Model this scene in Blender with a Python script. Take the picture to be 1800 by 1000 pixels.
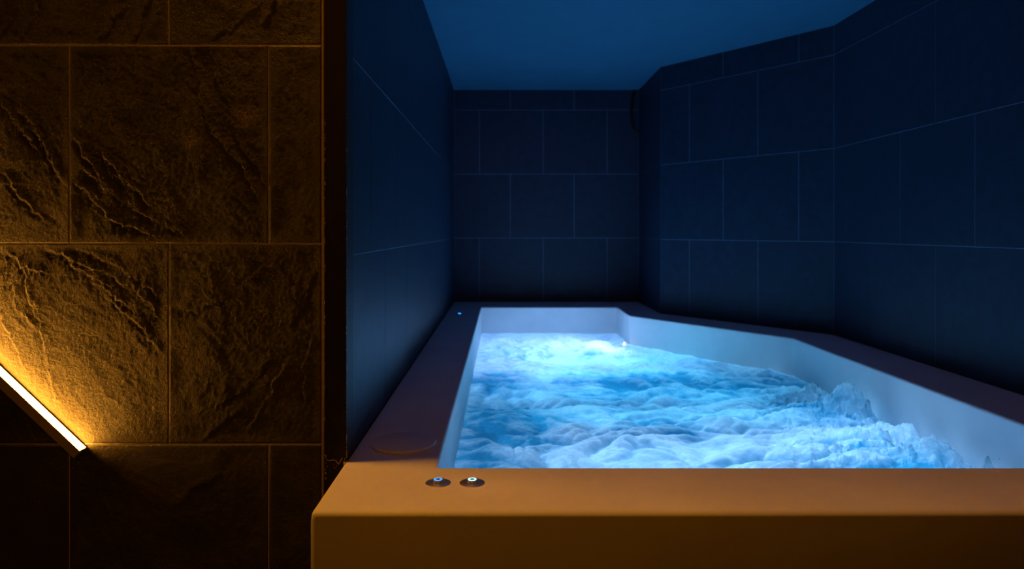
import bpy, bmesh, math, random
import numpy as np
from mathutils import Vector

C = bpy.context.scene.collection
for o in list(bpy.data.objects):
    bpy.data.objects.remove(o)
scene = bpy.context.scene

EYE = 1.475            # camera height; all z below are written relative to it and lifted by Z()
F = 1240.0             # focal length in pixels of the 1800 px frame
def Z(z): return z + EYE
def px(x, d): return (x - 884.0) / F * d
def pz(y, d): return (404.0 - y) / F * d

# ------------------------------------------------------------------ camera
cam_d = bpy.data.cameras.new('camera')
cam = bpy.data.objects.new('camera', cam_d); C.objects.link(cam)
cam.location = (0, 0, EYE); cam.rotation_euler = (math.pi/2, 0, 0)
cam_d.sensor_width = 36; cam_d.sensor_fit = 'HORIZONTAL'
cam_d.lens = 36 * F / 1800
cam_d.shift_x = 16/1800; cam_d.shift_y = -96/1800
cam_d.clip_start = 0.02; cam_d.clip_end = 60
cam_d.dof.use_dof = True; cam_d.dof.focus_distance = 2.15; cam_d.dof.aperture_fstop = 3.2
scene.camera = cam

# ------------------------------------------------------------------ light and exposure
w = bpy.data.worlds.new('world'); scene.world = w; w.use_nodes = True
w.node_tree.nodes['Background'].inputs[0].default_value = (1.0, 0.45, 0.08, 1)
w.node_tree.nodes['Background'].inputs[1].default_value = 0.004
scene.view_settings.view_transform = 'Standard'; scene.view_settings.look = 'None'
scene.view_settings.gamma = 1; scene.view_settings.exposure = 0.0
scene.view_settings.use_curve_mapping = False

BAR_STRENGTH = 74.0
WARM = (1.0, 0.40, 0.045)
def area(name, loc, target, sx, sy, power, color, spread=180):
    l = bpy.data.lights.new(name, 'AREA'); l.shape = 'RECTANGLE'; l.size = sx; l.size_y = sy
    l.energy = power; l.color = color; l.spread = math.radians(spread)
    o = bpy.data.objects.new(name, l); C.objects.link(o); o.location = loc
    o.rotation_euler = (Vector(target) - Vector(loc)).to_track_quat('-Z', 'Y').to_euler()
    return o
# unseen warm fill, added behind and above the camera to brighten the tub
area('added_room_fill', (-0.3, -1.2, Z(1.45)), (-0.1, 2.2, Z(-0.7)), 1.2, 0.5, 9.3, (1.0, 0.30, 0.006))
# unseen warm lamp added high by the slate wall to brighten the front rim
area('added_rim_light', (-0.85, 2.074, Z(2.5)), (0.0, 1.9, Z(-0.675)), 0.20, 0.02, 56, (1.0, 0.37, 0.03))
# pool lamps under the water
BLUE = (0.08, 0.60, 1.0)
PALE = (0.29, 0.61, 1.0)
for k, yk in enumerate((2.25, 2.75, 3.25, 3.75, 4.25, 4.75)):      # rows of floor lamps angled towards the far end
    area('pool_light_floor', (0.78, yk, Z(-1.32)), (0.78, yk+0.75, Z(-0.62)), 1.5 if yk < 4 else 1.1, 0.12, (4.9, 4.4, 4.7, 5.0, 4.2, 3.6)[k], BLUE if k > 1 else PALE, 120)
area('pool_light_jets', (1.58, 3.15, Z(-1.33)), (1.66, 3.2, 0), 0.35, 1.6, 11, PALE)
area('pool_light_front', (0.95, 2.07, Z(-1.12)), (0.9, 3.3, Z(-0.98)), 1.5, 0.16, 14, PALE)
area('pool_light_side', (1.76, 3.0, Z(-1.1)), (0.6, 3.2, Z(-0.98)), 1.3, 0.16, 5, PALE)
area('pool_light_far_floor', (0.38, 5.55, Z(-1.33)), (0.38, 5.55, 0), 0.9, 1.0, 26, (0.60, 0.66, 1.0))
area('pool_light_mid', (0.22, 4.62, Z(-1.16)), (0.22, 4.62, 0), 0.85, 0.30, 9.5, (0.72, 0.66, 1.0))
area('pool_light_far', (0.88, 5.45, Z(-1.12)), (-0.2, 5.25, Z(-0.88)), 0.5, 0.16, 5, (0.40, 0.52, 1.0))

# ------------------------------------------------------------------ noise
rng = np.random.RandomState(7)
PERM = rng.permutation(256); PERM = np.concatenate([PERM, PERM])
GA = np.linspace(0, 2*np.pi, 256, endpoint=False); GX = np.cos(GA); GY = np.sin(GA)
def perlin(x, y, seed=0):
    x = np.asarray(x, float) + seed*17.31; y = np.asarray(y, float) + seed*9.77
    xi = np.floor(x).astype(int); yi = np.floor(y).astype(int)
    xf = x - xi; yf = y - yi; xi &= 255; yi &= 255
    u = xf**3*(xf*(xf*6-15)+10); v = yf**3*(yf*(yf*6-15)+10)
    def g(ix, iy, dx, dy):
        h = PERM[(PERM[ix & 255] + iy) & 255]
        return GX[h]*dx + GY[h]*dy
    a = g(xi, yi, xf, yf); b = g(xi+1, yi, xf-1, yf)
    c = g(xi, yi+1, xf, yf-1); d = g(xi+1, yi+1, xf-1, yf-1)
    return ((a*(1-u)+b*u)*(1-v) + (c*(1-u)+d*u)*v) * 1.5
def fbm(x, y, seed=0, octs=4, gain=0.5):
    s = 0; a = 1
    for k in range(octs):
        s = s + a*perlin(x, y, seed+k*3); x = x*2.03; y = y*2.03; a *= gain
    return s
def sig(t): return 1/(1+np.exp(-np.clip(t, -30, 30)))

# ------------------------------------------------------------------ materials
def newmat(name):
    m = bpy.data.materials.new(name); m.use_nodes = True
    nt = m.node_tree; b = nt.nodes['Principled BSDF']
    return m, nt, b
def N(nt, t, **kw):
    n = nt.nodes.new(t)
    for k, v in kw.items(): setattr(n, k, v)
    return n
def noise(nt, scale, detail=4, rough=0.55, vec=None):
    n = N(nt, 'ShaderNodeTexNoise'); n.inputs['Scale'].default_value = scale
    n.inputs['Detail'].default_value = detail; n.inputs['Roughness'].default_value = rough
    if vec is not None: nt.links.new(vec, n.inputs['Vector'])
    return n
def worldpos(nt): return N(nt, 'ShaderNodeNewGeometry').outputs['Position']
def ramp2(nt, src, p0, c0, p1, c1):
    r = N(nt, 'ShaderNodeValToRGB'); e = r.color_ramp.elements
    e[0].position = p0; e[0].color = (*c0, 1); e[1].position = p1; e[1].color = (*c1, 1)
    nt.links.new(src, r.inputs[0]); return r.outputs[0]
def bump(nt, b, src, strength, dist, prev=None):
    n = N(nt, 'ShaderNodeBump'); n.inputs['Strength'].default_value = strength; n.inputs['Distance'].default_value = dist
    nt.links.new(src, n.inputs['Height'])
    if prev is not None: nt.links.new(prev, n.inputs['Normal'])
    nt.links.new(n.outputs[0], b.inputs['Normal']); return n.outputs[0]

def plain(name, col, rough=0.5, metal=0.0, var=0.12, scale=25, bstr=0.1, bdist=0.001, bscale=180, spec=None):
    m, nt, b = newmat(name); p = worldpos(nt)
    n = noise(nt, scale, vec=p)
    c = ramp2(nt, n.outputs[0], 0.3, tuple(v*(1-var) for v in col), 0.7, tuple(v*(1+var) for v in col))
    nt.links.new(c, b.inputs['Base Color']); b.inputs['Roughness'].default_value = rough; b.inputs['Metallic'].default_value = metal
    if spec is not None: b.inputs['Specular IOR Level'].default_value = spec
    if bstr: bump(nt, b, noise(nt, bscale, vec=p).outputs[0], bstr, bdist)
    return m
def emit(name, col, strength):
    m = bpy.data.materials.new(name); m.use_nodes = True; nt = m.node_tree; nt.nodes.clear()
    e = N(nt, 'ShaderNodeEmission'); o = N(nt, 'ShaderNodeOutputMaterial')
    e.inputs[0].default_value = (*col, 1); e.inputs[1].default_value = strength
    nt.links.new(e.outputs[0], o.inputs[0]); return m

# slate-look porcelain of the front wall
m_slate, nt, b = newmat('slate_tile'); p = worldpos(nt)
n1 = noise(nt, 7, 6, 0.6, p)
col = ramp2(nt, n1.outputs[0], 0.3, (0.030, 0.026, 0.022), 0.72, (0.072, 0.062, 0.052))
def spot(cx, cz, r, amt, prev):         # pale scuffed patches
    vd = N(nt, 'ShaderNodeVectorMath', operation='DISTANCE')
    nz = noise(nt, 28, 5, 0.7, p)
    ad = N(nt, 'ShaderNodeMixRGB', blend_type='ADD'); ad.inputs[0].default_value = 0.075
    nt.links.new(p, ad.inputs[1]); nt.links.new(nz.outputs['Color'], ad.inputs[2])
    nt.links.new(ad.outputs[0], vd.inputs[0]); vd.inputs[1].default_value = (cx+0.037, 2.12+0.037, Z(cz)+0.037)
    mr = N(nt, 'ShaderNodeMapRange'); mr.inputs[1].default_value = r; mr.inputs[2].default_value = r*0.35
    mr.inputs[3].default_value = 0; mr.inputs[4].default_value = amt; nt.links.new(vd.outputs['Value'], mr.inputs[0])
    sp = noise(nt, 260, 3, 0.7, p)
    mr2 = N(nt, 'ShaderNodeMapRange'); mr2.inputs[1].default_value = 0.42; mr2.inputs[2].default_value = 0.62
    nt.links.new(sp.outputs[0], mr2.inputs[0])
    mu = N(nt, 'ShaderNodeMath', operation='MULTIPLY'); nt.links.new(mr.outputs[0], mu.inputs[0]); nt.links.new(mr2.outputs[0], mu.inputs[1])
    mx = N(nt, 'ShaderNodeMixRGB'); nt.links.new(mu.outputs[0], mx.inputs[0]); nt.links.new(prev, mx.inputs[1])
    mx.inputs[2].default_value = (0.34, 0.27, 0.20, 1)
    return mx.outputs[0]
col = spot(px(430, 2.123), pz(204, 2.123), 0.052, 0.9, col)
col = spot(px(333, 2.123), pz(243, 2.123), 0.038, 0.8, col)
nt.links.new(col, b.inputs['Base Color'])
b.inputs['Roughness'].default_value = 0.52; b.inputs['Specular IOR Level'].default_value = 0.45
nA = noise(nt, 95, 5, 0.6, p); nB = noise(nt, 330, 3, 0.6, p)
q = bump(nt, b, nA.outputs[0], 0.7, 0.0034); q = bump(nt, b, noise(nt, 190, 4, 0.7, p).outputs[0], 0.7, 0.0016, q); bump(nt, b, nB.outputs[0], 0.8, 0.0010, q)

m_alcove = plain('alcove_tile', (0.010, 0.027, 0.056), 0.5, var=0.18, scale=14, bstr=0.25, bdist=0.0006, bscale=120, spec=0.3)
m_grout_warm = plain('warm_grout', (0.56, 0.44, 0.32), 0.9, var=0.15, scale=60, bstr=0.3)
m_grout_blue = plain('alcove_grout', (0.17, 0.25, 0.34), 0.9, var=0.25, scale=30, bstr=0.3)
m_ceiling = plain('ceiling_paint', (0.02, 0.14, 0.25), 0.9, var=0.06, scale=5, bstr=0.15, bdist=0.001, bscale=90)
m_dark = plain('dark_plaster', (0.05, 0.045, 0.04), 0.8)
m_floor = plain('floor_stone', (0.06, 0.05, 0.045), 0.5, scale=8)
m_trim = plain('dark_trim_wood', (0.020, 0.013, 0.010), 0.55, var=0.3, scale=30, bstr=0.3, bdist=0.0008, bscale=90, spec=0.3)
m_flake = plain('chipped_filler', (0.55, 0.42, 0.28), 0.8, var=0.3, scale=200)
m_cable = plain('cable_rubber', (0.006, 0.006, 0.007), 0.4)
m_metal = plain('brushed_metal', (0.60, 0.52, 0.42), 0.36, 1.0, var=0.2, scale=60, bstr=0.15, bdist=0.0004)
m_bar = plain('lamp_profile', (0.42, 0.36, 0.30), 0.5, 0.0, var=0.1)
m_black = plain('black_rubber', (0.01, 0.01, 0.01), 0.5)
m_bar_light = emit('lamp_diffuser', (1.0, 0.38, 0.035), BAR_STRENGTH)
m_ring_a = emit('button_ring_blue', (0.07, 0.35, 1.0), 1.3)
m_ring_b = emit('button_ring_white', (0.35, 0.75, 1.0), 1.9)
m_ring_c = emit('button_ring_far', (0.01, 0.22, 1.0), 9)
m_lens = emit('pool_lamp_lens', (0.8, 0.9, 1.0), 6)

# tub shell: satin off-white solid surface
m_tub, nt, b = newmat('tub_shell'); p = worldpos(nt)
c = ramp2(nt, noise(nt, 3.5, 5, 0.6, p).outputs[0], 0.3, (0.73, 0.73, 0.74), 0.7, (0.83, 0.83, 0.84))
nt.links.new(c, b.inputs['Base Color']); b.inputs['Roughness'].default_value = 0.55; b.inputs['Specular IOR Level'].default_value = 0.3
q = bump(nt, b, noise(nt, 240, 3, 0.6, p).outputs[0], 0.25, 0.0004)
bump(nt, b, noise(nt, 9, 3, 0.5, p).outputs[0], 0.35, 0.004, q)

m_tub_absorber = plain('tub_absorber_below_water', (0.17, 0.33, 0.44), 0.6)  # unseen dark blue surface, added to soak up bounced pool light

# churning aerated water: thick froth that lets pool lamps through, with wave shade in its colour
m_water = bpy.data.materials.new('bubbling_water'); m_water.use_nodes = True; nt = m_water.node_tree; nt.nodes.clear()
out = N(nt, 'ShaderNodeOutputMaterial'); p = worldpos(nt)
at = N(nt, 'ShaderNodeAttribute', attribute_name='foam_shade')
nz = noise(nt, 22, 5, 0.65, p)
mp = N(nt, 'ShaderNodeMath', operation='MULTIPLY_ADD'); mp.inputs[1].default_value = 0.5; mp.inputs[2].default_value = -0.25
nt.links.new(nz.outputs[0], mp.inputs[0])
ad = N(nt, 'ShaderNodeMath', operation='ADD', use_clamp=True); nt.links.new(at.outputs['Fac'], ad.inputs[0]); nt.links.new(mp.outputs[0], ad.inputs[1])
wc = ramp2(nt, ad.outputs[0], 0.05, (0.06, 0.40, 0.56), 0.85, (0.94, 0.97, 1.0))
tr = N(nt, 'ShaderNodeBsdfTranslucent'); df = N(nt, 'ShaderNodeBsdfDiffuse'); gl = N(nt, 'ShaderNodeBsdfGlossy')
gl.inputs['Roughness'].default_value = 0.18
for s in (tr, df): nt.links.new(wc, s.inputs['Color'])
bn = N(nt, 'ShaderNodeBump'); bn.inputs['Strength'].default_value = 0.7; bn.inputs['Distance'].default_value = 0.009
nb = noise(nt, 42, 6, 0.68, p); nb.inputs['Distortion'].default_value = 0.8; nt.links.new(nb.outputs[0], bn.inputs['Height'])
for s in (tr, df, gl): nt.links.new(bn.outputs[0], s.inputs['Normal'])
m1 = N(nt, 'ShaderNodeMixShader'); m1.inputs[0].default_value = 0.25
nt.links.new(tr.outputs[0], m1.inputs[1]); nt.links.new(df.outputs[0], m1.inputs[2])
fr = N(nt, 'ShaderNodeFresnel'); fr.inputs[0].default_value = 1.33; nt.links.new(bn.outputs[0], fr.inputs[1])
m2 = N(nt, 'ShaderNodeMixShader'); nt.links.new(fr.outputs[0], m2.inputs[0])
nt.links.new(m1.outputs[0], m2.inputs[1]); nt.links.new(gl.outputs[0], m2.inputs[2]); nt.links.new(m2.outputs[0], out.inputs[0])

m_drop = bpy.data.materials.new('water_drop'); m_drop.use_nodes = True
b = m_drop.node_tree.nodes['Principled BSDF']; b.inputs['Base Color'].default_value = (0.9, 0.85, 0.8, 1)
b.inputs['Roughness'].default_value = 0.12; b.inputs['IOR'].default_value = 1.33; b.inputs['Transmission Weight'].default_value = 0.0

# ------------------------------------------------------------------ helpers
def link_mesh(name, me, mat, parent=None, smooth=False):
    o = bpy.data.objects.new(name, me); C.objects.link(o)
    if mat and not me.materials: me.materials.append(mat)
    if smooth:
        me.polygons.foreach_set('use_smooth', [True]*len(me.polygons))
        if smooth != 'all': me.set_sharp_from_angle(angle=math.radians(32))
    if parent: o.parent = parent
    return o
def from_bm(name, bm, mat, parent=None, smooth=False):
    me = bpy.data.meshes.new(name); bmesh.ops.recalc_face_normals(bm, faces=bm.faces)
    bm.to_mesh(me); bm.free(); return link_mesh(name, me, mat, parent, smooth)
def tag(o, label=None, cat=None, group=None, kind=None):
    if label: o['label'] = label
    if cat: o['category'] = cat
    if group: o['group'] = group
    if kind: o['kind'] = kind
    return o
def add_box(bm, x0, x1, y0, y1, z0, z1, bev=0.0):
    r = bmesh.ops.create_cube(bm, size=1)
    for v in r['verts']:
        v.co = ((x0+x1)/2 + v.co.x*(x1-x0), (y0+y1)/2 + v.co.y*(y1-y0), (z0+z1)/2 + v.co.z*(z1-z0))
    if bev:
        es = list({e for v in r['verts'] for e in v.link_edges})
        bmesh.ops.bevel(bm, geom=es, offset=bev, segments=1, affect='EDGES')
def empty(name, loc):
    o = bpy.data.objects.new(name, None); C.objects.link(o); o.location = loc; o.empty_display_size = 0.05; return o
def struct(name, label):
    return label
def lathe(bm, prof, segs=40, z0=0):
    rings = []
    for r, z in prof:
        if r < 1e-6: rings.append([bm.verts.new((0, 0, z+z0))])
        else: rings.append([bm.verts.new((r*math.cos(2*math.pi*k/segs), r*math.sin(2*math.pi*k/segs), z+z0)) for k in range(segs)])
    for a, c in zip(rings, rings[1:]):
        for k in range(segs):
            k2 = (k+1) % segs
            if len(a) == 1 and len(c) == 1: continue
            if len(a) == 1: bm.faces.new((a[0], c[k], c[k2]))
            elif len(c) == 1: bm.faces.new((a[k], a[k2], c[0]))
            else: bm.faces.new((a[k], a[k2], c[k2], c[k]))

# ------------------------------------------------------------------ geometry of the place
RIM = -0.675; CEIL = 1.318; ROW0 = -0.077; PITCH = 0.6025
WL = -0.458                                        # alcove left wall plane
P_BL, P_BR = (WL, 6.643), (1.277, 6.643)
P_S, P_D = (1.277, 5.71), (2.135, 4.55)
P_R = (2.135, 2.09)

# ------------------------------------------------------------------ ceiling, floor
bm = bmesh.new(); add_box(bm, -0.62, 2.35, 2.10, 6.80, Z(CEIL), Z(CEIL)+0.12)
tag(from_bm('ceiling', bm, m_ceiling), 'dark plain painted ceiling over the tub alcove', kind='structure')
bm = bmesh.new(); add_box(bm, -4.6, 4.6, -2.6, 2.25, Z(3.1), Z(3.1)+0.1)
tag(from_bm('ceiling', bm, m_dark), 'dark ceiling of the front room', kind='structure')
bm = bmesh.new(); add_box(bm, -4.6, 4.6, -2.6, 6.9, -0.1, 0)
tag(from_bm('floor', bm, m_floor), 'dark stone floor', kind='structure')
bm = bmesh.new(); add_box(bm, -0.60, 2.30, 2.055, 2.16, Z(CEIL), Z(3.1))
tag(from_bm('trim_2', bm, m_dark), 'dark header beam over the alcove opening', kind='structure')

# ------------------------------------------------------------------ front wall: slate tiles with cleft relief
YW = 2.123; XE = -0.546
bm = bmesh.new(); add_box(bm, -4.4, -0.541, YW+0.010, YW+0.14, 0, Z(3.1))
wall_front = tag(from_bm('wall_front', bm, m_dark), 'wall of dark slate tiles left of the tub alcove', kind='structure')
# clefts read off the tiles, pixel polylines on the wall plane
CLEFTS = {
 (1, 0): [[(10,160),(60,225),(90,290),(120,330)], [(0,180),(30,215),(60,260)], [(60,235),(85,265),(100,300)], [(0,300),(40,350),(70,380)]],
 (1, 1): [[(122,310),(150,335),(170,360),(200,388),(250,405),(290,428)], [(150,300),(190,335),(240,375),(290,395),(345,428)],
          [(180,275),(192,300),(212,320)], [(352,160),(360,210),(385,245),(425,290),(450,345)], [(370,90),(380,140),(396,180)],
          [(190,285),(225,320),(250,350)], [(335,95),(348,140),(352,165)], [(125,240),(145,270),(175,310)], [(410,240),(440,280),(470,330)]],
 (2, 0): [[(80,430),(120,455),(180,480),(230,505),(270,545),(296,585)], [(130,435),(200,462),(250,500),(296,535)],
          [(190,520),(230,560),(288,622)], [(42,475),(55,530),(70,570),(85,640),(97,695)], [(20,510),(32,545),(55,570)],
          [(60,430),(110,450),(150,478),(190,500)], [(170,500),(215,530),(250,575)], [(0,430),(40,470),(80,480)], [(0,560),(20,600),(40,640)]],
 (2, 1): [[(500,455),(460,470),(425,500)], [(400,705),(450,665),(472,640)], [(360,772),(385,745),(415,725)], [(500,640),(475,690),(440,742)],
          [(310,540),(350,545),(390,530)], [(520,560),(540,520),(555,480)], [(545,600),(530,650),(535,700)]],
 (0, 1): [[(400,55),(430,30),(455,10)], [(465,40),(478,15),(483,-10)], [(370,70),(385,60)]],
 (0, 0): [[(160,78),(190,55),(215,20)], [(40,65),(58,30),(70,-10)], [(230,78),(250,40),(262,0)], [(5,60),(20,30)]],
 (3, 1): [[(300,900),(340,860),(380,840)]],
}
def seg_field(X, Y, poly, w, seed):
    best = np.full(X.shape, 1e9); side = np.zeros(X.shape)
    Xn = X + 0.010*perlin(X*22, Y*22, seed) + 0.006*perlin(X*70, Y*70, seed+1)
    Yn = Y + 0.010*perlin(X*22, Y*22, seed+5) + 0.006*perlin(X*70, Y*70, seed+6)
    for (ax, ay), (bx, by) in zip(poly, poly[1:]):
        dx, dy = bx-ax, by-ay; L = math.hypot(dx, dy)+1e-9
        t = np.clip(((Xn-ax)*dx+(Yn-ay)*dy)/L/L, 0, 1)
        d = np.hypot(Xn-ax-t*dx, Yn-ay-t*dy); s = ((Xn-ax)*dy-(Yn-ay)*dx)/L
        k = d < best; best = np.where(k, d, best); side = np.where(k, s, side)
    return best, side
def slate_tile(x0, x1, z0, z1, key, step):
    nx = max(2, int((x1-x0)/step)); nz_ = max(2, int((z1-z0)/step))
    xs = np.linspace(x0, x1, nx+1); zs = np.linspace(z0, z1, nz_+1)
    X, Y = np.meshgrid(xs, zs); sd = key[0]*7 + key[1]*3 + 2
    wx = X + 0.06*perlin(X*4, Y*4, sd); wy = Y + 0.06*perlin(X*4, Y*4, sd+1)
    h = 0.0012*fbm(wx*5, wy*5, sd, 4)
    a = (wx+wy)*0.707; c_ = (wx-wy)*0.707                       # grain runs up-left to down-right
    t = fbm(a*9, c_*3.2, sd+9, 4, 0.55)*2.6
    h = h + 0.00013*(np.floor(t) + sig((t-np.floor(t)-0.5)*12))   # cleaved terraces
    h = h + 0.0005*fbm(a*34, c_*16, sd+4, 3, 0.6)
    h = h + 0.00045*fbm(X*90, Y*90, sd+6, 2, 0.6)
    for k, poly in enumerate(CLEFTS.get(key, [])):
        P = [(px(u, YW), pz(v, YW)) for u, v in poly]
        d, s = seg_field(X, Y, P, 0.01, sd+k)
        fade = np.exp(-(d/0.016)**2)*(0.55+0.9*np.clip(perlin(X*14, Y*14, sd+k+20)+0.4, 0, 1))
        h = h + fade*(0.0017*(sig(-s/0.0009)-0.5) + 0.0011*np.exp(-(d/0.0022)**2))
    h = np.clip(h - np.percentile(h, 92) , -0.006, 0.0015)
    e = np.minimum(np.minimum(X-x0, x1-X), np.minimum(Y-z0, z1-Y))
    h = h*np.clip(e/0.03, 0.08, 1) - 0.0003*(e < step*0.5)
    V = np.stack([X.ravel(), (YW - h).ravel(), Z(Y).ravel()], 1)
    W = nx+1; idx = np.arange(W*(nz_+1)).reshape(nz_+1, W)
    q = np.stack([idx[:-1, :-1].ravel(), idx[:-1, 1:].ravel(), idx[1:, 1:].ravel(), idx[1:, :-1].ravel()], 1)
    ring = np.concatenate([idx[0, :], idx[1:, -1], idx[-1, -2::-1], idx[-2:0:-1, 0]])
    B = V[ring].copy(); B[:, 1] = YW+0.011; nb = len(V)
    r2 = np.roll(ring, -1); bi = nb+np.arange(len(ring)); b2 = np.roll(bi, -1)
    side = np.stack([ring, bi, b2, r2], 1)
    me = bpy.data.meshes.new('tile'); V = np.concatenate([V, B])
    me.from_pydata(V.tolist(), [], np.concatenate([q, side]).tolist()); me.update()
    return link_mesh('tile', me, m_slate, wall_front, smooth='all')
rows = [1.156, 0.556, -0.041, -0.644, -1.244, -1.475]
G = 0.0015
offs = [-1.005, -0.705, -1.005, -0.705, -1.005]
cheap = {}
slate_tile(-1.605+G, -1.005-G, 0.556+G, 0.95, (0, 0), 0.005)
slate_tile(-1.005+G, XE, 0.556+G, 0.95, (0, 1), 0.005)
slate_tile(-1.905+G, -1.304-G, -0.041+G, 0.556-G, (1, 0), 0.0035)
slate_tile(-1.304+G, -0.705-G, -0.041+G, 0.556-G, (1, 1), 0.003)
slate_tile(-0.705+G, XE, -0.041+G, 0.556-G, (1, 2), 0.005)
slate_tile(-1.605+G, -1.005-G, -0.644+G, -0.041-G, (2, 0), 0.003)
slate_tile(-1.005+G, XE, -0.644+G, -0.041-G, (2, 1), 0.0035)
slate_tile(-1.905+G, -1.304-G, -1.244+G, -0.644-G, (3, 0), 0.008)
slate_tile(-1.304+G, -0.705-G, -1.244+G, -0.644-G, (3, 1), 0.006)
slate_tile(-0.705+G, XE, -1.244+G, -0.644-G, (3, 2), 0.006)
# grout in the joints of the visible tiles
bm = bmesh.new()
for zj in (0.556, -0.041, -0.644, -1.244): add_box(bm, -3.0, XE, YW+0.0006, YW+0.012, Z(zj)-G-0.0003, Z(zj)+G+0.0003)
for x_, za, zb in ((-1.005, 0.556, 1.5), (-1.605, 0.556, 1.5), (-1.304, -0.041, 0.556), (-0.705, -0.041, 0.556), (-1.905, -0.041, 0.556),
                   (-1.005, -0.644, -0.041), (-1.605, -0.644, -0.041), (-1.304, -1.244, -0.644), (-0.705, -1.244, -0.644), (-1.905, -1.244, -0.644)):
    add_box(bm, x_-G-0.0003, x_+G+0.0003, YW+0.0008, YW+0.012, Z(za), Z(zb))
add_box(bm, XE-0.0002, XE+0.006, YW+0.0006, YW+0.012, 0, Z(3.1))
from_bm('grout', bm, m_grout_warm, wall_front)
# simple tiles outside the frame, to the left and above and below
def flat_tile(x0, x1, z0, z1):
    slate_tile(x0+G, x1-G, z0+G, z1-G, (int(x0*10) % 9, int(z0*10) % 5 + 4), 0.02)
for r, (zt, zb) in enumerate(zip([1.55, 0.95, 0.556, -0.041, -0.644, -1.244], [0.95, 0.556, -0.041, -0.644, -1.244, -1.475])):
    right = [XE+G, -1.605, -1.905, -1.605, -1.905, XE+G][r]
    x = right
    for k in range(4 if r in (0, 5) else 2):
        flat_tile(x-0.6, x, zb, zt); x -= 0.6

# post between the slate wall and the alcove, with its chipped filler
trim = empty('trim_1', (-0.486, 2.10, 0)); tag(trim, 'dark brown post with chipped edges between slate wall and alcove', kind='structure')
def child(o, par):
    o.parent = par; o.matrix_parent_inverse = par.matrix_world.inverted(); return o
bpy.context.view_layer.update()
def loc_child(name, bm, mat, par, smooth=False):
    o = from_bm(name, bm, mat, par, smooth)
    o.matrix_parent_inverse.identity()
    L = Vector(par.location)
    o.data.transform(__import__('mathutils').Matrix.Translation(-L)); return o
bm = bmesh.new(); add_box(bm, -0.5215, -0.4555, 2.052, 2.148, 0.0, Z(3.1), 0.002)
loc_child('post', bm, m_trim, trim)
bm = bmesh.new()
add_box(bm, -0.4600, -0.4552, 2.0505, 2.0535, Z(-0.66), Z(1.3), 0.001)
loc_child('edge_strip', bm, m_trim, trim)
R = random.Random(5)
bm = bmesh.new()
def flake(bm, x, z, wx_, hz, y=2.0515):
    n = 7; ring = []
    cx = bm.verts.new((x, y-0.0011, z))
    for k in range(n):
        a = 2*math.pi*k/n; rr = R.uniform(0.6, 1.15)
        ring.append(bm.verts.new((x+wx_*rr*math.cos(a), y+0.0008, z+hz*rr*math.sin(a))))
    for k in range(n): bm.faces.new((cx, ring[k], ring[(k+1) % n]))
def ztop(v): return Z(pz(v, 2.052))
for v0, v1, dens, xx in ((170, 430, 26, 571.2), (430, 560, 7, 571.2), (560, 770, 6, 571.0), (195, 380, 9, 608.6), (330, 460, 15, 608.8), (385, 402, 7, 608.4), (460, 700, 20, 608.8)):
    for k in range(dens):
        v = R.uniform(v0, v1)
        flake(bm, px(xx+R.gauss(0, 0.5), 2.052), ztop(v), R.uniform(0.0005, 0.0011), R.choice([0.0012, 0.002, 0.004, 0.008]))
for v in np.linspace(762, 803, 13): flake(bm, px(608.9+R.gauss(0, .5), 2.052), ztop(v), 0.0014, 0.005)
for v in np.linspace(700, 755, 8): flake(bm, px(608.9+R.gauss(0, .4), 2.052), ztop(v), 0.0007, 0.003)
pl = [(572,800),(574,808),(580,809.5),(585,808),(590,809),(593,813),(595,816),(598,812),(600,808),(602,804)]
for (u0, v0), (u1, v1) in zip(pl, pl[1:]):
    for t in (0, .35, .7): flake(bm, px(u0+(u1-u0)*t+R.gauss(0, .3), 2.052), ztop(v0+(v1-v0)*t+R.gauss(0, .3)), 0.0022, 0.0013)
for u in np.linspace(604, 615, 10): flake(bm, px(u, 2.052), ztop(811+R.gauss(0, 1.4)), 0.0022, 0.0018)
for k in range(9): flake(bm, px(R.uniform(587, 593), 2.052), ztop(R.uniform(816, 824)), 0.0011, 0.001)
for k in range(10): flake(bm, px(R.gauss(573, 1), 2.052), ztop(R.uniform(800, 850)), 0.0009, 0.003)
flake(bm, px(586, 2.052), ztop(737), 0.0012, 0.0008)
fl = loc_child('chipped_filler', bm, m_flake, trim); fl['kind'] = 'stuff'; fl['label'] = 'pale chipped filler along the post edges'

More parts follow.
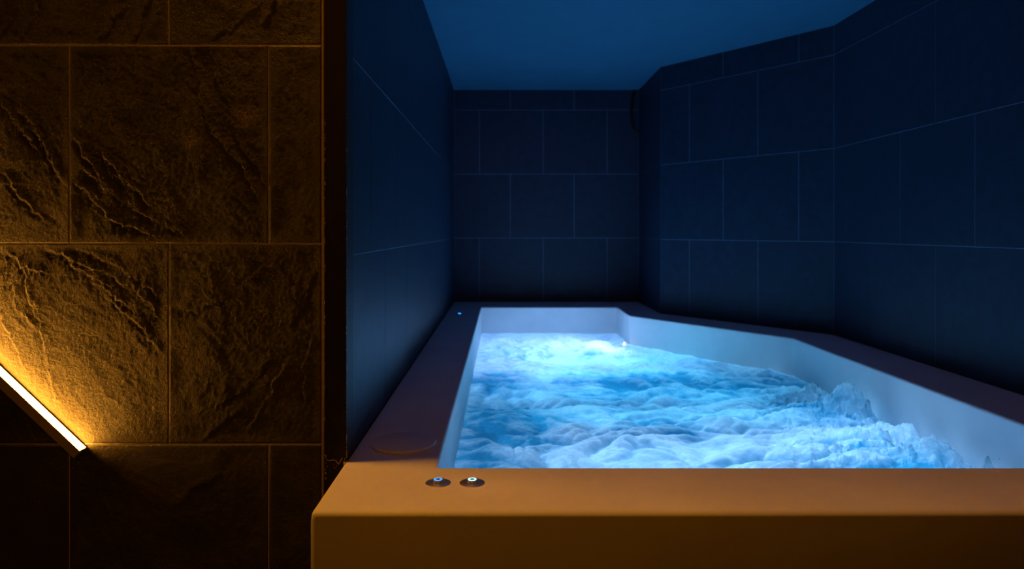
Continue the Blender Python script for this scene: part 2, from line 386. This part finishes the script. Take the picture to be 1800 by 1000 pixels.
# ------------------------------------------------------------------ alcove walls: grout body + separate tiles
def alcove_wall(name, label, A, B, joints, pad0=0.0, pad1=0.0):
    """A -> B in plan, tile face on the left-hand side of A->B seen from above (towards the tub).
    joints: list of three row phases (distance from A of one joint) for rows bottom, middle, top..."""
    ax, ay = A; bx, by = B; L = math.hypot(bx-ax, by-ay)
    wall = empty(name, (ax, ay, 0)); wall.rotation_euler = (0, 0, math.atan2(by-ay, bx-ax))
    tag(wall, label, kind='structure')
    # local: x along wall, +y = away from the tub (behind the faces)
    bm = bmesh.new(); add_box(bm, -pad0, L+pad1, 0.0012, 0.12, 0.0, Z(CEIL))
    from_bm('wall_body', bm, m_grout_blue, wall)
    zs = [-1.475, ROW0-PITCH, ROW0, ROW0+PITCH, ROW0+2*PITCH, CEIL]
    cache = {}
    for r, (z0, z1) in enumerate(zip(zs, zs[1:])):
        ph = joints[r % 2]
        js = [0.0] + sorted(j for j in (ph + k*0.601 for k in range(-9, 10)) if 0.03 < j < L-0.03) + [L]
        for a, c in zip(js, js[1:]):
            wdt = c-a-0.0026; hh = z1-z0-0.0026; key = (round(wdt, 3), round(hh, 3))
            if key not in cache:
                bm = bmesh.new(); add_box(bm, 0, wdt, 0, 0.008, 0, hh, 0.0007)
                me = bpy.data.meshes.new('tile'); bmesh.ops.recalc_face_normals(bm, faces=bm.faces); bm.to_mesh(me); bm.free()
                me.materials.append(m_alcove); cache[key] = me
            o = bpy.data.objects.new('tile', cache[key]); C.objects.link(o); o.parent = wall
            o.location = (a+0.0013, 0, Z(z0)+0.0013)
    return wall
alcove_wall('wall_left', 'dark tiled left side wall of the alcove', (WL, 2.15), P_BL, (0.3, 0.6))
alcove_wall('wall_back', 'dark tiled back wall of the alcove', P_BL, P_BR, (px(897, 6.643)-WL, px(955, 6.643)-WL), 0.1, 0.1)
alcove_wall('wall_right_far', 'short dark tiled wall at the far right of the alcove', P_BR, P_S, (0.55, 0.25), 0, -0.001)
alcove_wall('wall_right_angled', 'angled dark tiled wall of the alcove', P_S, P_D, (0.598, 0.287), -0.001, 0.02)
alcove_wall('wall_right', 'dark tiled right wall of the alcove', P_D, P_R, (4.55-3.793, 4.55-4.085), 0.02)
bm = bmesh.new(); add_box(bm, 2.135, 4.4, 2.056, 2.20, 0, Z(3.1))
tag(from_bm('wall_front_right', bm, m_dark), 'dark wall right of the tub alcove', kind='structure')

# ------------------------------------------------------------------ tub
outer = [(-0.466, 1.690), (2.133, 1.690), (2.133, 4.549), (1.276, 5.709), (1.276, 6.641), (WL+0.001, 6.641), (WL+0.001, 2.0505), (-0.466, 2.0505)]
inner = [(-0.186, 2.007), (1.808, 2.007), (1.808, 4.405), (0.996, 5.565), (0.996, 6.170), (-0.186, 6.170), (-0.186, 2.20), (-0.186, 2.10)]
BASE = -1.40
bm = bmesh.new(); n = len(outer)
ob = [bm.verts.new((x, y, 0.0)) for x, y in outer]; ot = [bm.verts.new((x, y, Z(RIM))) for x, y in outer]
it = [bm.verts.new((x, y, Z(RIM))) for x, y in inner]; ib = [bm.verts.new((x, y, Z(-1.0))) for x, y in inner]; fb = [bm.verts.new((x, y, Z(BASE))) for x, y in inner]
for k in range(n):
    j = (k+1) % n
    bm.faces.new((ob[k], ob[j], ot[j], ot[k])); bm.faces.new((ot[k], ot[j], it[j], it[k])); bm.faces.new((it[k], it[j], ib[j], ib[k]))
    bm.faces.new((ib[k], ib[j], fb[j], fb[k])).material_index = 1
bm.faces.new(fb).material_index = 1; bm.faces.new(ob[::-1])
lay = bm.edges.layers.float.new('bevel_weight_edge')
def ew(a, c, wgt):
    e = bm.edges.get((a, c))
    if e: e[lay] = wgt
for k in range(n):
    j = (k+1) % n
    ew(it[k], it[j], 0.28)
ew(ot[0], ot[1], 0.85); ew(ot[7], ot[0], 0.85); ew(ob[0], ot[0], 0.6)
for k in (0, 1, 2, 3, 4, 5): ew(it[k], ib[k], 0.85 if k in (0, 1) else 0.5); ew(ib[k], fb[k], 0.85 if k in (0, 1) else 0.5)
for k in (1, 2, 3, 4, 5): ew(ot[k], ot[(k+1) % n], 0.15)
tub = from_bm('hot_tub', bm, m_tub, smooth=False)
tub.data.materials.append(m_tub_absorber)
mod = tub.modifiers.new('bevel', 'BEVEL'); mod.limit_method = 'WEIGHT'; mod.width = 0.042; mod.segments = 5; mod.use_clamp_overlap = True
mod.harden_normals = False
tub.data.polygons.foreach_set('use_smooth', [True]*len(tub.data.polygons))
wn = tub.modifiers.new('wn', 'WEIGHTED_NORMAL'); wn.keep_sharp = False
tag(tub, 'large built-in off-white hot tub with wide flat rim filling the dark alcove', 'hot tub')

# ------------------------------------------------------------------ water
WZ = -0.905
def xmax(y):
    x = np.where(y < 4.405, 1.808, np.where(y < 5.565, 1.808 - (y-4.405)*0.7, 0.996)); return x + 0.012
ys = [2.0]
while ys[-1] < 6.185: ys.append(ys[-1] + 0.0045 + 0.0022*(ys[-1]-2.0))
ys = np.array(ys); nu = 380
U = np.linspace(0, 1, nu+1); YY = np.repeat(ys[:, None], nu+1, 1)
XX = -0.195 + U[None, :]*(xmax(ys)[:, None]+0.195)
def water_h(x, y):
    wx = x + 0.10*perlin(x*2.2, y*2.2, 31) + 0.018*perlin(x*6, y*6, 33)
    wy = y + 0.10*perlin(x*2.2, y*2.2, 35) + 0.018*perlin(x*6, y*6, 37)
    big = fbm(wx*2.2, wy*3.0, 41, 2)
    b1 = np.abs(perlin(wx*4.3, wy*6.2, 43)); b2 = np.abs(perlin(wx*9.5, wy*13, 45)); b3 = np.abs(perlin(wx*21, wy*26, 47))
    b1 = np.sqrt(b1*b1+0.0025)-0.05; b2 = np.sqrt(b2*b2+0.002)-0.045
    b1 = b1/(1+0.9*b1)*1.35; b2 = b2/(1+1.2*b2)*1.35
    h = 0.018*big + 0.050*b1 + 0.022*b2*(0.5+b1*1.4) + 0.0045*b3 + 0.0008*fbm(x*48, y*52, 49, 2)
    return h - 0.016, b1, b2, big
H, b1, b2, big = water_h(XX, YY)
edge = np.clip(np.minimum(XX+0.195, xmax(YY)-XX)/0.10, 0.25, 1); edgy = np.clip((6.185-YY)/0.25, 0.15, 1)
H = H*edge*edgy
# jets breaking the surface along the right-hand wall
rough = fbm(XX*30, YY*30, 61, 3, 0.6); spiky = np.abs(perlin(XX*38+3*rough, YY*38, 63))
boil = np.zeros_like(H)
for (cx_, cy_, h_, wx_, wy_) in ((1.66, 3.80, .055, .16, .14), (1.70, 3.42, .145, .11, .085), (1.62, 3.66, .085, .09, .07), (1.60, 3.36, .05, .22, .2), (1.69, 2.97, .090, .13, .095),
                                 (1.70, 2.72, .100, .10, .07), (1.74, 2.50, .070, .05, .06), (1.55, 2.72, .05, .2, .15), (1.50, 2.95, .04, .2, .18), (1.1, 4.95, .03, .12, .12), (0.98, 5.3, .02, .1, .1)):
    ex = (XX-cx_)/np.where(XX > cx_, wx_*0.55, wx_*1.3); ey = (YY-cy_)/np.where(YY > cy_, wy_*0.8, wy_*1.1)
    g = np.exp(-(ex**2+ey**2)**1.35*(1+0.5*rough)); H = H + h_*g*(0.80 + 0.10*rough + 0.22*spiky); boil = np.maximum(boil, g*min(1, h_/0.09))
for (cx_, cy_, h_, s_) in ((1.735, 2.42, .035, .012), (1.745, 2.44, .03, .03), (1.735, 2.53, .045, .015), (1.775, 2.31, .03, .012), (1.735, 2.99, .02, .012), (1.66, 2.72, .022, .012), (1.745, 2.55, .05, .012),
                           (1.62, 3.78, .035, .015), (1.67, 3.72, .03, .012)):
    H = H + h_*np.exp(-(((XX-cx_)/s_)**2+((YY-cy_)/s_)**2))
ZZ = Z(WZ) + H
foam_shade = 0.42 + 0.55*fbm(XX*1.7, YY*1.5, 71, 3) + 0.9*(b1-0.18) + 0.25*boil + 0.45*sig((YY-4.55)/0.08)  # jets and far end painted whiter to brighten them
foam_shade = foam_shade + 0.18*fbm(XX*14, YY*14, 73, 3)
foam_shade = foam_shade + 0.35*np.exp(-((XX-1.0)/0.6)**2 - ((YY-3.0)/0.7)**2) - 0.30*np.exp(-((XX+0.0)/0.25)**2 - ((YY-3.0)/0.9)**2) - 0.3*np.exp(-((YY-4.3)/0.35)**2)
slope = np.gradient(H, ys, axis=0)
foam_shade = foam_shade + 0.13 - 0.40*np.clip(slope, -0.4, 0.8)*(1-0.8*boil)  # camera-facing wave flanks lowered: their shade is painted into the water colour
foam_shade = np.clip(foam_shade, 0, 1)
nr = len(ys); V = np.stack([XX.ravel(), YY.ravel(), ZZ.ravel()], 1)
idx = np.arange(V.shape[0]).reshape(nr, nu+1)
q = np.stack([idx[:-1, :-1].ravel(), idx[:-1, 1:].ravel(), idx[1:, 1:].ravel(), idx[1:, :-1].ravel()], 1)
me = bpy.data.meshes.new('water'); me.vertices.add(len(V)); me.vertices.foreach_set('co', V.ravel())
me.loops.add(q.size); me.loops.foreach_set('vertex_index', q.ravel().astype(np.int32))
me.polygons.add(len(q)); me.polygons.foreach_set('loop_start', (np.arange(len(q))*4).astype(np.int32)); me.polygons.foreach_set('loop_total', np.full(len(q), 4, np.int32))
me.update(calc_edges=True)
att = me.attributes.new('foam_shade', 'FLOAT', 'POINT'); att.data.foreach_set('value', foam_shade.ravel().astype(np.float32))
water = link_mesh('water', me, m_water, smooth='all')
tag(water, 'churning bubbly water glowing pale blue inside the hot tub', 'water', kind='stuff')

bm = bmesh.new(); R = random.Random(21)
for (cx_, cy_, zt, n_) in ((1.70, 3.42, -.79, 14), (1.60, 3.66, -.84, 10), (1.69, 2.97, -.84, 12), (1.70, 2.72, -.83, 14), (1.74, 2.47, -.82, 10)):
    for k in range(n_):
        g = bmesh.ops.create_icosphere(bm, subdivisions=1, radius=R.uniform(.0008, .0020))
        o_ = Vector((min(1.795, cx_+R.gauss(0, .05)), cy_+R.gauss(0, .04), Z(zt + R.gauss(0, .016)))); st = R.uniform(1, 2.6)
        for v in g['verts']: v.co = Vector((v.co.x, v.co.y, v.co.z*st)) + o_
tag(from_bm('spray', bm, m_drop, water, True), 'fine spray above the jets', kind='stuff')

# ------------------------------------------------------------------ diagonal light bar on the slate wall
bar = empty('wall_light', (px(152.2, YW), YW-0.004, Z(pz(786, YW))))
tag(bar, 'slim diagonal bar lamp glowing warm white on the dark slate wall', 'lamp')
ang = math.atan2(0.687, -0.7266)                       # bar runs up and to the left
bar.rotation_euler = (0, -ang, 0)                      # local +x along the bar; emitting side is local -z
def bar_bm(x0, x1, y0, y1, z0, z1, bev=0.0006):
    bm = bmesh.new(); add_box(bm, x0, x1, y0, y1, z0, z1, bev); return bm
BL = 1.15
bm = bar_bm(0, BL, -0.030, 0.0, -0.001+0.002, 0.029)
from_bm('profile', bm, m_bar, bar)
bm = bar_bm(0.0015, BL-0.0015, -0.0292, -0.0012, -0.0015, 0.0012, 0.0002)
from_bm('diffuser', bm, m_bar_light, bar)['label'] = 'glowing warm white diffuser strip'
bm = bar_bm(0, BL, -0.0010, 0.0, -0.0025, 0.002, 0.0002)
from_bm('rear_lip', bm, m_bar, bar)
bm = bar_bm(-0.0015, 0.0, -0.030, 0.0, -0.001, 0.029, 0.0003)
from_bm('end_cap', bm, m_bar, bar)

# ------------------------------------------------------------------ round cover on the left rim
cover = empty('round_cover', (px(709.5, 2.22), 2.22, Z(RIM)))
tag(cover, 'flat round off-white lid lying on the left rim of the tub', 'lid')
bm = bmesh.new(); lathe(bm, [(0.0055, 0.0040), (0.007, 0.0105), (0.0985, 0.0105), (0.1015, 0.0090), (0.1025, 0.0065), (0.1005, 0.0020), (0.0975, 0.0)], 72)
from_bm('lid_plate', bm, m_tub, cover, True)
bm = bmesh.new(); lathe(bm, [(0, 0.0050), (0.0068, 0.0050), (0.0070, 0.0100)], 24)
from_bm('centre_hole', bm, m_black, cover, True)

# ------------------------------------------------------------------ touch buttons
def button(loc, ringmat, label, s=1.0):
    r = empty('touch_button', loc); tag(r, label, 'button', 'lit touch buttons on the tub rim')
    bm = bmesh.new(); lathe(bm, [(0, 0.0022), (0.0150, 0.0022), (0.0165, 0.0030), (0.029, 0.0026), (0.0335, 0.0008), (0.034, 0.0)], 56)
    from_bm('flange', bm, m_metal, r, True)
    bm = bmesh.new(); lathe(bm, [(0.0135, 0.0024), (0.0132, 0.0075), (0.0118, 0.0092), (0, 0.0092)], 40)
    k = from_bm('knob', bm, m_metal, r, True)
    bm = bmesh.new(); lathe(bm, [(0.0062, 0.0090), (0.0064, 0.0101), (0.0112, 0.0101), (0.0117, 0.0090)], 40)
    from_bm('light_ring', bm, ringmat, k, True)['label'] = 'glowing blue ring'
    bm = bmesh.new(); lathe(bm, [(0, 0.0098), (0.0060, 0.0098), (0.0061, 0.009)], 24)
    from_bm('button_centre', bm, m_black, k, True)
    return r
button((px(770, 1.883), 1.883, Z(RIM)), m_ring_a, 'left of the two front rim buttons, chrome with a deeper blue lit ring')
button((px(830, 1.883), 1.883, Z(RIM)), m_ring_b, 'right of the two front rim buttons, chrome with a whiter lit ring')
button((px(808, 5.62), 5.62, Z(RIM)), m_ring_c, 'tiny blue lit button at the far end of the left rim')

# ------------------------------------------------------------------ pool lamp at the far corner, just at the waterline
lamp = empty('pool_lamp', (0.955, 5.53, Z(-0.895))); lamp.rotation_euler = (0, 0, math.radians(145+90))
tag(lamp, 'small bright pool lamp at the waterline by the far right tub corner', 'lamp')
bm = bmesh.new(); lathe(bm, [(0.024, 0), (0.024, 0.006), (0.016, 0.009), (0.016, 0.004)], 32)
bm.transform(__import__('mathutils').Matrix.Rotation(math.radians(90), 4, 'X')); from_bm('lamp_housing', bm, m_metal, lamp, True)
bm = bmesh.new(); lathe(bm, [(0.016, 0.004), (0.012, 0.008), (0, 0.010)], 32)
bm.transform(__import__('mathutils').Matrix.Rotation(math.radians(90), 4, 'X')); from_bm('lens', bm, m_lens, lamp, True)

# ------------------------------------------------------------------ black cable looping down in the far corner
D = 6.60; pts = [(1115, 158.5), (1114, 168), (1111, 178), (1110, 195), (1110.5, 210), (1113, 222), (1118, 231), (1123, 234), (1126, 226)]
P = [Vector((px(u, D), D, Z(pz(v, D)))) for u, v in pts]
bm = bmesh.new(); prev = None; path = []
for i in range(len(P)-1):                                # Catmull-Rom through the points
    a, b_, c_, d_ = P[max(i-1, 0)], P[i], P[i+1], P[min(i+2, len(P)-1)]
    for k in range(4):
        t = k/4; path.append(0.5*((2*b_) + (c_-a)*t + (2*a-5*b_+4*c_-d_)*t*t + (3*b_-a-3*c_+d_)*t**3))
path.append(P[-1])
for i, q_ in enumerate(path):
    T = (path[min(i+1, len(path)-1)]-path[max(i-1, 0)]).normalized(); n1_ = Vector((0, 1, 0)); n2_ = T.cross(n1_).normalized()
    ring = [bm.verts.new(q_ + 0.013*(math.cos(2*math.pi*k/12)*n1_ + math.sin(2*math.pi*k/12)*n2_)) for k in range(12)]
    if prev:
        for k in range(12): bm.faces.new((prev[k], prev[(k+1) % 12], ring[(k+1) % 12], ring[k]))
    else: bm.faces.new(ring)
    prev = ring
bm.faces.new(prev)
tag(from_bm('cable', bm, m_cable, smooth=True), 'black cable hanging in a loop in the far top corner below the ceiling', 'cable')

# ------------------------------------------------------------------ droplets on the front rim and in the air
bm = bmesh.new(); R = random.Random(11)
def drop(bm, x, y, z, r, sx=1, flat=0.45):
    g = bmesh.ops.create_icosphere(bm, subdivisions=1, radius=1)
    for v in g['verts']: v.co = (x+v.co.x*r*sx, y+v.co.y*r, z+v.co.z*r*flat)
def on_rim(u, v): d = 0.675*F/(v-404.0); return px(u, d), d
for k in range(46):
    u = R.uniform(1440, 1800); v = 823 + abs(R.gauss(0, 2.2)); x, y = on_rim(u, v); drop(bm, x, y, Z(RIM)-0.0002, R.uniform(.0014, .0032), R.uniform(1, 2.2))
for (u0, v0, u1, v1, m_) in ((1603, 824, 1619, 828, 8), (1632, 840, 1646, 843, 8), (1643, 842, 1654, 858, 9), (1661, 835, 1669, 850, 9), (1674, 836, 1686, 841, 8), (1695, 823, 1712, 826, 8), (1662, 866, 1664, 871, 3), (1758, 826, 1762, 828, 3)):
    for k in range(m_):
        t = k/max(1, m_-1); x, y = on_rim(u0+(u1-u0)*t+R.gauss(0, .8), v0+(v1-v0)*t+R.gauss(0, .5)); drop(bm, x, y, Z(RIM), R.uniform(.0011, .0024), R.uniform(1, 1.6))
from_bm('water_droplets', bm, m_drop, smooth=True)
tag(bpy.data.objects['water_droplets'], 'water droplets splashed on the front rim at right', 'droplets', kind='stuff')
